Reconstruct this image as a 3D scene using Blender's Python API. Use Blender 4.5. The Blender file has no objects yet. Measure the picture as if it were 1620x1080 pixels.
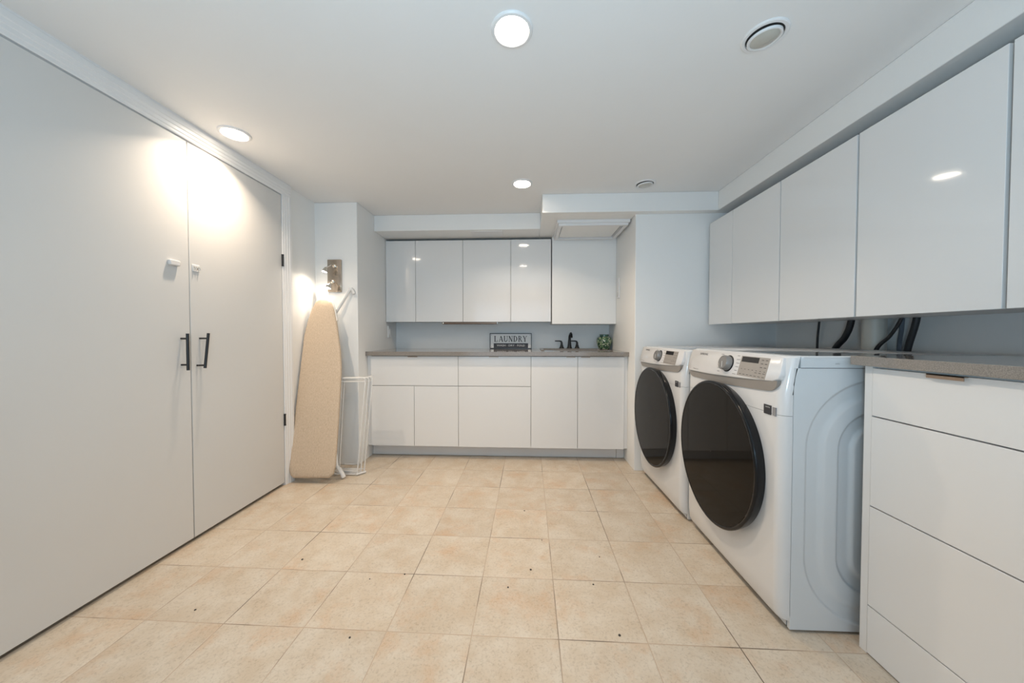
import bpy, bmesh, math, random
from mathutils import Vector, Matrix
random.seed(7)
S = bpy.context.scene
C = S.collection
PI = math.pi

# ------------------------------------------------------------------ camera
HE = 1.065
FPX = 530.0
yaw = math.atan(23 / FPX); pit = math.atan(11 / FPX)
cd = bpy.data.cameras.new('camera'); cam = bpy.data.objects.new('camera', cd); C.objects.link(cam)
cd.sensor_width = 36.0; cd.lens = FPX * 36.0 / 1620.0; cd.clip_start = 0.02
cam.location = (0, 0, HE)
cam.rotation_euler = (PI / 2 - pit, 0, yaw)
S.camera = cam

# ------------------------------------------------------------------ view, world, blue fill, flash
S.view_settings.view_transform = 'Standard'
S.view_settings.look = 'None'
S.view_settings.gamma = 1.0
S.view_settings.use_curve_mapping = False
S.view_settings.exposure = 0.44
w = bpy.data.worlds.new('World'); S.world = w; w.use_nodes = True
bg = w.node_tree.nodes['Background']
bg.inputs[0].default_value = (0.62, 0.80, 1.0, 1); bg.inputs[1].default_value = 0.9

def area_light(name, loc, direction, sx, sy, power, color, shape='RECTANGLE', spread=PI):
    l = bpy.data.lights.new(name, 'AREA'); l.shape = shape; l.size = sx; l.size_y = sy
    l.energy = power; l.color = color; l.spread = spread
    o = bpy.data.objects.new(name, l); C.objects.link(o); o.location = loc
    o.rotation_euler = Vector(direction).to_track_quat('-Z', 'Y').to_euler()
    return o
# blue fill light added behind the camera, set at a made-up unseen opening
area_light('rear_blue_fill', (0.0, -2.58, 1.15), (0, 1, 0.9), 2.9, 1.75, 8, (0.62, 0.82, 1.0))
# the photographer's flash, turned up to the ceiling
area_light('bounced_flash', (-0.05, -0.35, 1.0), (0, 0.45, 1), 0.25, 0.25, 17, (0.52, 0.79, 1.0), 'DISK')

LAMPS = [(-0.052, 1.193), (-1.547, 1.733), (-0.032, 2.386), (0.21, -2.2)]
WARM = (1.0, 0.80, 0.60)
LAMP_W = {0: 6.2, 1: 5.2, 2: 6.0, 3: 6.0}

# ------------------------------------------------------------------ materials
def mat(name, col, rough=0.5, metal=0.0, coat=0.0, bump=0.0, bscale=80.0, var=0.0, vscale=6.0, emit=None, estr=0.0, spec=None, trans=0.0):
    m = bpy.data.materials.new(name); m.use_nodes = True
    nt = m.node_tree; p = nt.nodes['Principled BSDF']
    p.inputs['Base Color'].default_value = (*col, 1)
    p.inputs['Roughness'].default_value = rough
    p.inputs['Metallic'].default_value = metal
    if coat: p.inputs['Coat Weight'].default_value = coat; p.inputs['Coat Roughness'].default_value = 0.03
    if spec is not None: p.inputs['Specular IOR Level'].default_value = spec
    if trans: p.inputs['Transmission Weight'].default_value = trans
    if emit: p.inputs['Emission Color'].default_value = (*emit, 1); p.inputs['Emission Strength'].default_value = estr
    tc = nt.nodes.new('ShaderNodeTexCoord')
    if var:
        n = nt.nodes.new('ShaderNodeTexNoise'); n.inputs['Scale'].default_value = vscale; n.inputs['Detail'].default_value = 4
        nt.links.new(tc.outputs['Object'], n.inputs['Vector'])
        mx = nt.nodes.new('ShaderNodeMix'); mx.data_type = 'RGBA'
        mx.inputs[6].default_value = (*[c * (1 - var) for c in col], 1); mx.inputs[7].default_value = (*[min(1, c * (1 + var)) for c in col], 1)
        nt.links.new(n.outputs['Fac'], mx.inputs[0]); nt.links.new(mx.outputs[2], p.inputs['Base Color'])
    if bump:
        n2 = nt.nodes.new('ShaderNodeTexNoise'); n2.inputs['Scale'].default_value = bscale; n2.inputs['Detail'].default_value = 3
        nt.links.new(tc.outputs['Object'], n2.inputs['Vector'])
        b = nt.nodes.new('ShaderNodeBump'); b.inputs['Strength'].default_value = bump; b.inputs['Distance'].default_value = 0.002
        nt.links.new(n2.outputs['Fac'], b.inputs['Height']); nt.links.new(b.outputs['Normal'], p.inputs['Normal'])
    return m

M = {}
M['paint'] = mat('wall_paint', (0.85, 0.85, 0.835), 0.55, bump=0.15, bscale=90, var=0.01)
M['ceil'] = mat('ceiling_paint', (0.84, 0.84, 0.835), 0.7, bump=0.1, bscale=60, var=0.01)
M['door'] = mat('door_paint', (0.66, 0.655, 0.64), 0.36, bump=0.06, bscale=40, var=0.012, vscale=3)
M['trim'] = mat('trim_paint', (0.80, 0.80, 0.80), 0.3, var=0.01)
M['gloss'] = mat('gloss_white_lacquer', (0.78, 0.775, 0.765), 0.08, coat=0.5, var=0.006, vscale=2)
M['lam'] = mat('white_laminate', (0.76, 0.75, 0.735), 0.3, var=0.01, vscale=2)
M['carc'] = mat('cabinet_carcass', (0.27, 0.25, 0.23), 0.5, var=0.02)  # carcass colour darkened to deepen the shade in the door gaps
M['kick'] = mat('kick_board', (0.74, 0.72, 0.70), 0.35, var=0.03, vscale=5)
M['black'] = mat('black_metal', (0.012, 0.012, 0.013), 0.35, var=0.2)
M['blackrub'] = mat('black_rubber', (0.02, 0.021, 0.024), 0.5, var=0.2)
M['dark'] = mat('gap_shade_and_crumbs', (0.05, 0.045, 0.04), 0.8, var=0.1)
M['bronze'] = mat('bronze_pull', (0.42, 0.32, 0.25), 0.3, metal=0.9, var=0.05)
M['ubronze'] = mat('bronze_lamp_housing', (0.20, 0.13, 0.09), 0.25, metal=0.8, var=0.05)
M['enamel'] = mat('white_enamel', (0.69, 0.69, 0.69), 0.16, coat=0.3, var=0.006, vscale=3)
M['enamelside'] = mat('white_side_enamel', (0.66, 0.68, 0.69), 0.3, var=0.006, vscale=3)
M['fascia'] = mat('white_plastic', (0.70, 0.69, 0.685), 0.25, var=0.01)
M['grey'] = mat('warm_grey_plastic', (0.27, 0.245, 0.22), 0.3, var=0.03)
M['greydisp'] = mat('grey_control_overlay', (0.36, 0.33, 0.30), 0.3, var=0.06, vscale=40)
M['metalg'] = mat('brushed_grey_knob', (0.26, 0.25, 0.24), 0.3, metal=0.3, var=0.05)
M['screen'] = mat('black_display', (0.012, 0.01, 0.01), 0.1)
M['ring'] = mat('gloss_black_ring', (0.006, 0.007, 0.009), 0.16, spec=0.3)
M['dglass'] = mat('smoked_door_glass', (0.010, 0.008, 0.006), 0.05, spec=0.11)
M['ink'] = mat('dark_print', (0.03, 0.03, 0.035), 0.5)
M['inkg'] = mat('grey_print', (0.25, 0.25, 0.26), 0.5)
M['white'] = mat('white_print', (0.75, 0.75, 0.74), 0.5)
M['chrome'] = mat('chrome', (0.72, 0.68, 0.62), 0.08, metal=1.0)
M['chromes'] = mat('polished_nickel', (0.50, 0.43, 0.36), 0.16, metal=0.95, bump=0.1, bscale=30)
M['whitemetal'] = mat('white_coated_metal', (0.76, 0.75, 0.73), 0.3, var=0.02)
M['enameltop'] = mat('glossy_top_enamel', (0.66, 0.66, 0.665), 0.05, coat=0.8, var=0.006)
M['cover'] = None
M['pvc'] = mat('cream_pipe', (0.66, 0.63, 0.56), 0.4, var=0.08, vscale=8)
M['bluegrey'] = mat('grey_hose', (0.16, 0.19, 0.23), 0.5, var=0.1)
M['sink'] = mat('dark_composite_sink', (0.20, 0.18, 0.16), 0.22, var=0.1)
M['lens_off'] = mat('frosted_lens_off', (0.50, 0.49, 0.44), 0.25, coat=0.4, var=0.04)
M['lens_on'] = mat('lamp_lens_lit', (0.9, 0.88, 0.84), 0.3, emit=(1.0, 0.86, 0.70), estr=22.0)
M['bulb_on'] = mat('spot_bulb_lit', (0.9, 0.88, 0.84), 0.3, emit=(1.0, 0.88, 0.74), estr=25.0)
M['pad'] = mat('light_pad', (0.72, 0.70, 0.66), 0.7, var=0.03)

def counter_mat():
    m = mat('taupe_quartz', (0.25, 0.222, 0.198), 0.07, coat=0.3)
    nt = m.node_tree; p = nt.nodes['Principled BSDF']; tc = nt.nodes.new('ShaderNodeTexCoord')
    n = nt.nodes.new('ShaderNodeTexNoise'); n.inputs['Scale'].default_value = 420; n.inputs['Detail'].default_value = 2
    r = nt.nodes.new('ShaderNodeValToRGB')
    r.color_ramp.elements[0].position = 0.35; r.color_ramp.elements[0].color = (0.20, 0.178, 0.155, 1)
    r.color_ramp.elements[1].position = 0.65; r.color_ramp.elements[1].color = (0.30, 0.268, 0.238, 1)
    nt.links.new(tc.outputs['Object'], n.inputs['Vector']); nt.links.new(n.outputs['Fac'], r.inputs[0]); nt.links.new(r.outputs[0], p.inputs['Base Color'])
    return m
M['counter'] = counter_mat()

def cover_mat():
    m = mat('beige_cotton_cover', (0.60, 0.47, 0.34), 0.85)
    nt = m.node_tree; p = nt.nodes['Principled BSDF']; tc = nt.nodes.new('ShaderNodeTexCoord')
    n = nt.nodes.new('ShaderNodeTexNoise'); n.inputs['Scale'].default_value = 260; n.inputs['Detail'].default_value = 3
    mp = nt.nodes.new('ShaderNodeMapping'); mp.inputs['Scale'].default_value = (1, 1, 0.25)
    r = nt.nodes.new('ShaderNodeValToRGB')
    r.color_ramp.elements[0].position = 0.3; r.color_ramp.elements[0].color = (0.53, 0.41, 0.29, 1)
    r.color_ramp.elements[1].position = 0.7; r.color_ramp.elements[1].color = (0.67, 0.54, 0.41, 1)
    b = nt.nodes.new('ShaderNodeBump'); b.inputs['Strength'].default_value = 0.3; b.inputs['Distance'].default_value = 0.001
    nt.links.new(tc.outputs['Object'], mp.inputs[0]); nt.links.new(mp.outputs[0], n.inputs['Vector']); nt.links.new(n.outputs['Fac'], r.inputs[0])
    nt.links.new(r.outputs[0], p.inputs['Base Color']); nt.links.new(n.outputs['Fac'], b.inputs['Height']); nt.links.new(b.outputs['Normal'], p.inputs['Normal'])
    return m
M['cover'] = cover_mat()

def mosaic_mat():
    m = mat('green_mosaic', (0.1, 0.2, 0.12), 0.2, coat=0.6)
    nt = m.node_tree; p = nt.nodes['Principled BSDF']; tc = nt.nodes.new('ShaderNodeTexCoord')
    v = nt.nodes.new('ShaderNodeTexVoronoi'); v.inputs['Scale'].default_value = 95
    v2 = nt.nodes.new('ShaderNodeTexVoronoi'); v2.feature = 'DISTANCE_TO_EDGE'; v2.inputs['Scale'].default_value = 95
    sp = nt.nodes.new('ShaderNodeSeparateColor')
    r = nt.nodes.new('ShaderNodeValToRGB'); cr = r.color_ramp; cr.interpolation = 'CONSTANT'
    cr.elements[0].position = 0; cr.elements[0].color = (0.03, 0.09, 0.05, 1)
    cr.elements[1].position = 0.35; cr.elements[1].color = (0.10, 0.22, 0.10, 1)
    e = cr.elements.new(0.6); e.color = (0.36, 0.46, 0.26, 1)
    e = cr.elements.new(0.82); e.color = (0.66, 0.68, 0.50, 1)
    lt = nt.nodes.new('ShaderNodeMath'); lt.operation = 'LESS_THAN'; lt.inputs[1].default_value = 0.08
    mx = nt.nodes.new('ShaderNodeMix'); mx.data_type = 'RGBA'; mx.inputs[7].default_value = (0.015, 0.04, 0.025, 1)
    nt.links.new(tc.outputs['Object'], v.inputs['Vector']); nt.links.new(tc.outputs['Object'], v2.inputs['Vector'])
    nt.links.new(v.outputs['Color'], sp.inputs[0]); nt.links.new(sp.outputs[0], r.inputs[0])
    nt.links.new(v2.outputs['Distance'], lt.inputs[0]); nt.links.new(lt.outputs[0], mx.inputs[0]); nt.links.new(r.outputs[0], mx.inputs[6])
    nt.links.new(mx.outputs[2], p.inputs['Base Color'])
    return m
M['mosaic'] = mosaic_mat()
M['greenrim'] = mat('dark_green_glaze', (0.05, 0.12, 0.085), 0.2, coat=0.5, var=0.2, vscale=30)

def tile_mat():
    m = bpy.data.materials.new('beige_floor_tile'); m.use_nodes = True
    nt = m.node_tree; N = nt.nodes.new; L = nt.links.new; p = nt.nodes['Principled BSDF']
    tc = N('ShaderNodeTexCoord'); sx = N('ShaderNodeSeparateXYZ'); L(tc.outputs['Object'], sx.inputs[0])
    def mth(op, a, b=None, c=None):
        n = N('ShaderNodeMath'); n.operation = op
        for i, v in enumerate((a, b, c)):
            if v is None: continue
            if isinstance(v, (int, float)): n.inputs[i].default_value = v
            else: L(v, n.inputs[i])
        return n.outputs[0]
    # slight skew of the tile grid against the room
    xs = mth('ADD', sx.outputs[0], mth('MULTIPLY', sx.outputs[1], -0.007)); ys = mth('ADD', sx.outputs[1], mth('MULTIPLY', sx.outputs[0], 0.0084))
    u = mth('DIVIDE', mth('SUBTRACT', xs, 0.1052), 0.307); v = mth('DIVIDE', mth('SUBTRACT', ys, 1.1561), 0.2876)
    fu = mth('FRACT', u); fv = mth('FRACT', v)
    du = mth('MULTIPLY', mth('MINIMUM', fu, mth('SUBTRACT', 1.0, fu)), 0.307)
    dv = mth('MULTIPLY', mth('MINIMUM', fv, mth('SUBTRACT', 1.0, fv)), 0.2876)
    d = mth('MINIMUM', du, dv)
    grout = mth('LESS_THAN', d, 0.0017)
    cb = N('ShaderNodeCombineXYZ'); L(mth('FLOOR', u), cb.inputs[0]); L(mth('FLOOR', v), cb.inputs[1])
    wn = N('ShaderNodeTexWhiteNoise'); wn.noise_dimensions = '3D'; L(cb.outputs[0], wn.inputs['Vector'])
    # each tile takes its own piece of the mottling
    sc = N('ShaderNodeVectorMath'); sc.operation = 'SCALE'; sc.inputs['Scale'].default_value = 7.0; L(wn.outputs['Color'], sc.inputs[0])
    ad = N('ShaderNodeVectorMath'); ad.operation = 'ADD'; L(tc.outputs['Object'], ad.inputs[0]); L(sc.outputs[0], ad.inputs[1])
    n1 = N('ShaderNodeTexNoise'); n1.inputs['Scale'].default_value = 9; n1.inputs['Detail'].default_value = 5; n1.inputs['Roughness'].default_value = 0.6; L(ad.outputs[0], n1.inputs['Vector'])
    n2 = N('ShaderNodeTexNoise'); n2.inputs['Scale'].default_value = 110; n2.inputs['Detail'].default_value = 4; n2.inputs['Roughness'].default_value = 0.7; n2.inputs['Distortion'].default_value = 0.6; L(ad.outputs[0], n2.inputs['Vector'])
    n3 = N('ShaderNodeTexNoise'); n3.inputs['Scale'].default_value = 5; n3.inputs['Detail'].default_value = 6; n3.inputs['Roughness'].default_value = 0.7
    ad2 = N('ShaderNodeVectorMath'); ad2.operation = 'ADD'; ad2.inputs[1].default_value = (3.1, 9.2, 1.7); L(ad.outputs[0], ad2.inputs[0]); L(ad2.outputs[0], n3.inputs['Vector'])
    r1 = N('ShaderNodeValToRGB'); r1.color_ramp.elements[0].position = 0.36; r1.color_ramp.elements[0].color = (0.55, 0.46, 0.355, 1)
    r1.color_ramp.elements[1].position = 0.64; r1.color_ramp.elements[1].color = (0.62, 0.555, 0.465, 1); L(n1.outputs['Fac'], r1.inputs[0])
    r3 = N('ShaderNodeValToRGB'); r3.color_ramp.elements[0].position = 0.52; r3.color_ramp.elements[0].color = (0, 0, 0, 1)
    r3.color_ramp.elements[1].position = 0.72; r3.color_ramp.elements[1].color = (0.75, 0.75, 0.75, 1); L(n3.outputs['Fac'], r3.inputs[0])
    mo = N('ShaderNodeMix'); mo.data_type = 'RGBA'; mo.inputs[7].default_value = (0.56, 0.375, 0.235, 1); L(r3.outputs[0], mo.inputs[0]); L(r1.outputs[0], mo.inputs[6])
    r2 = N('ShaderNodeValToRGB'); r2.color_ramp.elements[0].position = 0.28; r2.color_ramp.elements[0].color = (0.74, 0.72, 0.70, 1)
    r2.color_ramp.elements[1].position = 0.5; r2.color_ramp.elements[1].color = (1, 1, 1, 1); L(n2.outputs['Fac'], r2.inputs[0])
    mu = N('ShaderNodeMix'); mu.data_type = 'RGBA'; mu.blend_type = 'MULTIPLY'; mu.inputs[0].default_value = 1; L(mo.outputs[2], mu.inputs[6]); L(r2.outputs[0], mu.inputs[7])
    tv = mth('ADD', mth('MULTIPLY', wn.outputs['Value'], 0.09), 0.955)
    mv = N('ShaderNodeVectorMath'); mv.operation = 'SCALE'; L(mu.outputs[2], mv.inputs[0]); L(tv, mv.inputs['Scale'])
    ng = N('ShaderNodeTexNoise'); ng.inputs['Scale'].default_value = 3.3; ng.inputs['Detail'].default_value = 4; L(tc.outputs['Object'], ng.inputs['Vector'])
    rg = N('ShaderNodeValToRGB'); rg.color_ramp.elements[0].position = 0.36; rg.color_ramp.elements[0].color = (0.12, 0.09, 0.065, 1)
    rg.color_ramp.elements[1].position = 0.52; rg.color_ramp.elements[1].color = (0.47, 0.37, 0.28, 1); L(ng.outputs['Fac'], rg.inputs[0])
    fin = N('ShaderNodeMix'); fin.data_type = 'RGBA'; L(grout, fin.inputs[0]); L(mv.outputs[0], fin.inputs[6]); L(rg.outputs[0], fin.inputs[7])
    L(fin.outputs[2], p.inputs['Base Color']); p.inputs['Roughness'].default_value = 0.42
    hb = mth('MINIMUM', mth('DIVIDE', d, 0.005), 1.0)
    hh = mth('ADD', hb, mth('MULTIPLY', n2.outputs['Fac'], 0.15))
    b = N('ShaderNodeBump'); b.inputs['Strength'].default_value = 0.35; b.inputs['Distance'].default_value = 0.002; L(hh, b.inputs['Height']); L(b.outputs['Normal'], p.inputs['Normal'])
    return m
M['tile'] = tile_mat()

# ------------------------------------------------------------------ mesh helpers
class MB:
    def __init__(s): s.v = []; s.f = []
    def box(s, x0, x1, y0, y1, z0, z1):
        b = len(s.v)
        s.v += [(x0, y0, z0), (x1, y0, z0), (x1, y1, z0), (x0, y1, z0), (x0, y0, z1), (x1, y0, z1), (x1, y1, z1), (x0, y1, z1)]
        s.f += [tuple(b + i for i in q) for q in ((0, 3, 2, 1), (4, 5, 6, 7), (0, 1, 5, 4), (1, 2, 6, 5), (2, 3, 7, 6), (3, 0, 4, 7))]
        return s
    def loft(s, rings, cap=True, closed=True):
        b = len(s.v); n = len(rings[0])
        for r in rings: s.v += [tuple(p) for p in r]
        for k in range(len(rings) - 1):
            for i in range(n if closed else n - 1):
                j = (i + 1) % n
                s.f.append((b + k * n + i, b + k * n + j, b + (k + 1) * n + j, b + (k + 1) * n + i))
        if cap:
            s.f.append(tuple(b + i for i in range(n))[::-1]); o = b + (len(rings) - 1) * n
            s.f.append(tuple(o + i for i in range(n)))
        return s
    def lathe(s, prof, org=(0, 0, 0), axis=(0, 0, 1), seg=32, cap=True):
        a = Vector(axis).normalized(); q = Vector((0, 0, 1)).rotation_difference(a); o = Vector(org)
        rings = []
        for r, h in prof:
            rings.append([o + q @ Vector((r * math.cos(2 * PI * i / seg), r * math.sin(2 * PI * i / seg), h)) for i in range(seg)])
        return s.loft(rings, cap)
    def tube(s, pts, r, seg=10):
        pts = [Vector(p) for p in pts]; rings = []
        rr = r if isinstance(r, (list, tuple)) else [r] * len(pts)
        t0 = (pts[1] - pts[0]).normalized(); up = Vector((0, 0, 1)) if abs(t0.z) < 0.9 else Vector((1, 0, 0))
        nx = t0.cross(up).normalized()
        for i, p in enumerate(pts):
            if i == 0: t = pts[1] - pts[0]
            elif i == len(pts) - 1: t = pts[-1] - pts[-2]
            else: t = (pts[i + 1] - pts[i]).normalized() + (pts[i] - pts[i - 1]).normalized()
            t.normalize(); nx = (nx - t * nx.dot(t)).normalized(); ny = t.cross(nx)
            rings.append([p + (nx * math.cos(2 * PI * k / seg) + ny * math.sin(2 * PI * k / seg)) * rr[i] for k in range(seg)])
        return s.loft(rings)
    def prism(s, poly, org, ex, ey, en, d0, d1):
        o, ex, ey, en = Vector(org), Vector(ex), Vector(ey), Vector(en)
        return s.loft([[o + ex * a + ey * b + en * d for a, b in poly] for d in (d0, d1)])
    def build(s, name, m, parent=None, bevel=0.0, smooth=True, angle=35, seg=2):
        me = bpy.data.meshes.new(name); loc = parent.get('_o') if parent is not None else None
        vs = s.v
        me.from_pydata(vs, [], s.f); me.update()
        bm = bmesh.new(); bm.from_mesh(me); bmesh.ops.recalc_face_normals(bm, faces=bm.faces); bm.to_mesh(me); bm.free()
        if smooth:
            me.polygons.foreach_set('use_smooth', [True] * len(me.polygons))
            me.set_sharp_from_angle(angle=math.radians(angle))
        me.materials.append(m)
        o = bpy.data.objects.new(name, me); C.objects.link(o)
        if bevel:
            md = o.modifiers.new('bevel', 'BEVEL'); md.width = bevel; md.segments = seg; md.limit_method = 'ANGLE'; md.angle_limit = math.radians(40)
        if parent is not None: o.parent = parent
        return o

BASE = {}
def empty(name, loc, label, cat, group=None, rz=0.0):
    o = bpy.data.objects.new(name, None); C.objects.link(o); o.location = loc; o.rotation_euler = (0, 0, rz)
    o.empty_display_size = 0.05
    o['label'] = label; o['category'] = cat
    if group: o['group'] = group
    return o
def tag(o, label, cat, group=None):
    o['label'] = label; o['category'] = cat
    if group: o['group'] = group
    return o
def struct(o, label=None):
    o['kind'] = 'structure'
    if label: o['label'] = label
    return o
def P(mb, name, m, parent, **k):
    """a part whose shape was written in room coordinates: shift it under its thing"""
    L0 = parent.matrix_basis.translation
    chain = parent.parent
    off = Vector(parent.location)
    while chain is not None: off += Vector(chain.location); chain = chain.parent
    mb.v = [(a - off.x, b - off.y, c - off.z) for a, b, c in mb.v]
    return mb.build(name, m, parent, **k)
def sub(mb, name, m, parent, **k): return P(mb, name, m, parent, **k)
def box(name, m, parent, x0, x1, y0, y1, z0, z1, bevel=0.0015, **k):
    return P(MB().box(x0, x1, y0, y1, z0, z1), name, m, parent, bevel=bevel, **k)

def text_mb(txt, org, ex, ey, height, depth, align='CENTER', stretch=1.0):
    """flat raised lettering as a mesh, laid on the plane org + ex*a + ey*b"""
    cu = bpy.data.curves.new('t', 'FONT'); cu.body = txt; cu.size = 1.0; cu.align_x = align; cu.align_y = 'CENTER'; cu.resolution_u = 2
    o = bpy.data.objects.new('t', cu); C.objects.link(o); bpy.context.view_layer.update()
    me = bpy.data.meshes.new_from_object(o.evaluated_get(bpy.context.evaluated_depsgraph_get()))
    ex, ey, org = Vector(ex).normalized(), Vector(ey).normalized(), Vector(org); en = ex.cross(ey)
    mb = MB(); k = height / 0.7
    mb.v = [tuple(org + ex * v.co.x * k * stretch + ey * v.co.y * k + en * depth) for v in me.vertices]
    mb.f = [tuple(p.vertices) for p in me.polygons]
    bpy.data.objects.remove(o); bpy.data.curves.remove(cu); bpy.data.meshes.remove(me)
    return mb

# ------------------------------------------------------------------ room shell
ZC = 2.13; ZS = 1.99
XL = -1.715; XR = 1.90
YS = 2.66           # short wall left of the nook
YR = 2.64           # wall right of the nook
NL, NR, NB = -1.365, 0.84, 3.45
RY = -2.62

fl = MB().box(-2.5, 2.05, RY - 0.15, NB + 0.15, -0.08, 0).build('floor', M['tile'], smooth=False); struct(fl, 'beige mottled ceramic tile floor')
ce = MB().box(-2.5, 2.05, RY - 0.15, NB + 0.15, ZC, ZC + 0.1).build('ceiling', M['ceil'], smooth=False); struct(ce, 'flat white ceiling')
DZ0, DZ1 = 0.02, 2.035
DY0, DYM, DY1 = 0.965, 1.632, 2.278
wl = MB().box(XL - 0.10, XL, RY, DY0 - 0.006, 0, ZC).box(XL - 0.10, XL, DY1 + 0.004, YS + 0.02, 0, ZC).box(XL - 0.10, XL, DY0 - 0.006, DY1 + 0.004, DZ1 + 0.005, ZC)
wl.box(XL - 0.72, XL - 0.62, DY0 - 0.3, DY1 + 0.3, 0, ZC).box(XL - 0.62, XL - 0.1, DY0 - 0.3, DY0 - 0.2, 0, ZC).box(XL - 0.62, XL - 0.1, DY1 + 0.2, DY1 + 0.3, 0, ZC)
struct(wl.build('wall_left', M['paint'], smooth=False), 'white painted wall with the closet opening')
wb = MB().box(NL - 0.4, NL, YS, NB + 0.1, 0, ZC).box(NL, NR, NB, NB + 0.1, 0, ZC).box(NR, XR + 0.1, YR, NB + 0.1, 0, ZC)
struct(wb.build('wall_back', M['paint'], bevel=0.004), 'white painted back wall with the cabinet nook')
struct(MB().box(XR, XR + 0.1, RY, YR, 0, ZC).build('wall_right', M['paint'], smooth=False), 'painted wall behind the washer and dryer')
wr = MB().box(XL - 0.1, -1.45, RY - 0.1, RY, 0, ZC).box(1.45, XR + 0.1, RY - 0.1, RY, 0, ZC).box(-1.45, 1.45, RY - 0.1, RY, 2.03, ZC).box(-1.45, 1.45, RY - 0.1, RY, 0, 0.25)
struct(wr.build('wall_rear', M['paint'], smooth=False), 'wall behind the camera with a wide opening added for the blue fill')
wf = MB()  # window and its wall opening are added to carry the blue fill
for x in (-1.45, -0.5, 0.45, 1.40): wf.box(x, x + 0.05, RY - 0.08, RY - 0.03, 0.25, 2.03)
wf.box(-1.45, 1.45, RY - 0.08, RY - 0.03, 0.25, 0.30).box(-1.45, 1.45, RY - 0.08, RY - 0.03, 1.98, 2.03)
struct(wf.build('added_window', M['trim'], smooth=False), 'white window frame added in the unseen opening of the blue fill')
# boxed soffits along the right wall and over the nook
so = MB().box(1.425, XR, RY, YR, ZS, ZC)
struct(so.build('ceiling_soffit_right', M['paint'], bevel=0.003), 'long white soffit over the right wall cabinets')
so = MB().box(NL, 0.12, 2.965, NB, ZS, ZC)
struct(so.build('ceiling_soffit_back', M['paint'], bevel=0.003), 'shallow white soffit over the back wall cabinets')
so = MB().box(0.12, 1.425, 2.575, YR, ZS, ZC).box(0.12, NR, YR, NB, ZS, ZC)
struct(so.build('ceiling_soffit_nook', M['paint'], bevel=0.003), 'deeper white soffit at the right end of the nook')
# boxed pipe chase hanging beside the back cabinets
ch = MB().box(0.240, NR, 3.185, NB, 1.163, ZS)
struct(ch.build('wall_chase', M['paint'], bevel=0.004), 'white boxed chase beside the back wall cabinets')

# casing round the closet doors (stepped profile)
def casing_profile(w_):   # across the board: (offset, thickness)
    return [(0, 0), (0, 0.010), (0.006, 0.013), (0.016, 0.013), (0.020, 0.016), (0.034, 0.017), (0.038, 0.020), (0.052, 0.021), (0.056, 0.024), (w_ - 0.004, 0.025), (w_, 0.020), (w_, 0)]
tb = MB(); pr = casing_profile(0.082)
tb.loft([[(XL + t, y, DZ1 + 0.006 + o) for o, t in pr] for y in (DY0 - 0.08, DY1 + 0.082)])
struct(tb.build('trim_1', M['trim'], smooth=False), 'white casing head over the closet doors')
tb = MB(); pr = casing_profile(0.078)
tb.loft([[(XL + t, DY1 + 0.004 + o, z) for o, t in pr] for z in (0, DZ1 + 0.008)])
struct(tb.build('trim_2', M['trim'], smooth=False), 'white casing at the far side of the closet doors')
tb = MB()
tb.loft([[(XL + t, DY0 - 0.006 - o, z) for o, t in pr] for z in (0, DZ1 + 0.008)])
struct(tb.build('trim_3', M['trim'], smooth=False), 'white casing at the near side of the closet doors')
# thin moulding where casing meets the ceiling
tb = MB().loft([[(XL, y, ZC), (XL, y, ZC - 0.012), (XL + 0.020, y, ZC - 0.008), (XL + 0.024, y, ZC)] for y in (DY0 - 0.08, DY1 + 0.086)])
struct(tb.build('trim_4', M['trim'], smooth=False))

XD = -1.708
def door(n, y0, y1, lab):
    d = MB().box(XD - 0.035, XD, y0, y1, DZ0, DZ1).build('door_%d' % n, M['door'], bevel=0.0015); struct(d, lab)
    return d
d1 = door(1, DY0, DYM - 0.002, 'near white closet door slab')
d2 = door(2, DYM + 0.002, DY1, 'far white closet door slab')
def handle(par, y, z0, z1, tilt, nodz):
    yt = y + tilt; xo = XD + 0.034
    mb = MB().tube([(xo, y, z0), (xo, yt, z1)], 0.0065, 12)
    for i, z in enumerate(nodz):
        yy = y + (yt - y) * (z - z0) / (z1 - z0)
        mb.tube([(XD, yy - (0.012 if tilt else 0), z), (xo, yy, z)], 0.0045, 10)
    mb.build('handle', M['black'], par)
handle(d1, 1.585, 0.888, 1.070, 0.0, (0.915, 1.045))
handle(d2, 1.672, 0.890, 1.072, 0.022, (0.905, 1.045))
for z in (0.465, 1.583):
    h = MB().tube([(XD + 0.006, DY1 + 0.002, z - 0.036), (XD + 0.006, DY1 + 0.002, z + 0.036)], 0.0062, 10)
    h.tube([(XD + 0.006, DY1 + 0.002, z - 0.041), (XD + 0.006, DY1 + 0.002, z - 0.035)], 0.0075, 10).tube([(XD + 0.006, DY1 + 0.002, z + 0.035), (XD + 0.006, DY1 + 0.002, z + 0.041)], 0.0075, 10)
    h.build('hinge', M['black'], d2)

# door sensor pair
s1 = empty('door_sensor', (XD, 1.552, 1.405), 'small white plastic contact sensor on the near closet door', 'sensor')
box('sensor_body', M['fascia'], s1, XD, XD + 0.016, 1.528, 1.577, 1.398, 1.424, bevel=0.004)
s2 = empty('wall_hook', (XD, 1.665, 1.39), 'small square white adhesive plate with grey prongs on the far closet door', 'hook')
box('back_plate', M['white'], s2, XD, XD + 0.004, 1.646, 1.684, 1.388, 1.424, bevel=0.003)
mb = MB()
for dy in (-0.011, 0, 0.011):
    mb.tube([(XD + 0.004, 1.665 + dy, 1.414), (XD + 0.010, 1.665 + dy * 1.2, 1.407), (XD + 0.011, 1.665 + dy * 1.2, 1.400), (XD + 0.006, 1.665 + dy, 1.396)], 0.0018, 8)
P(mb, 'prong', M['chrome'], s2)

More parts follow.
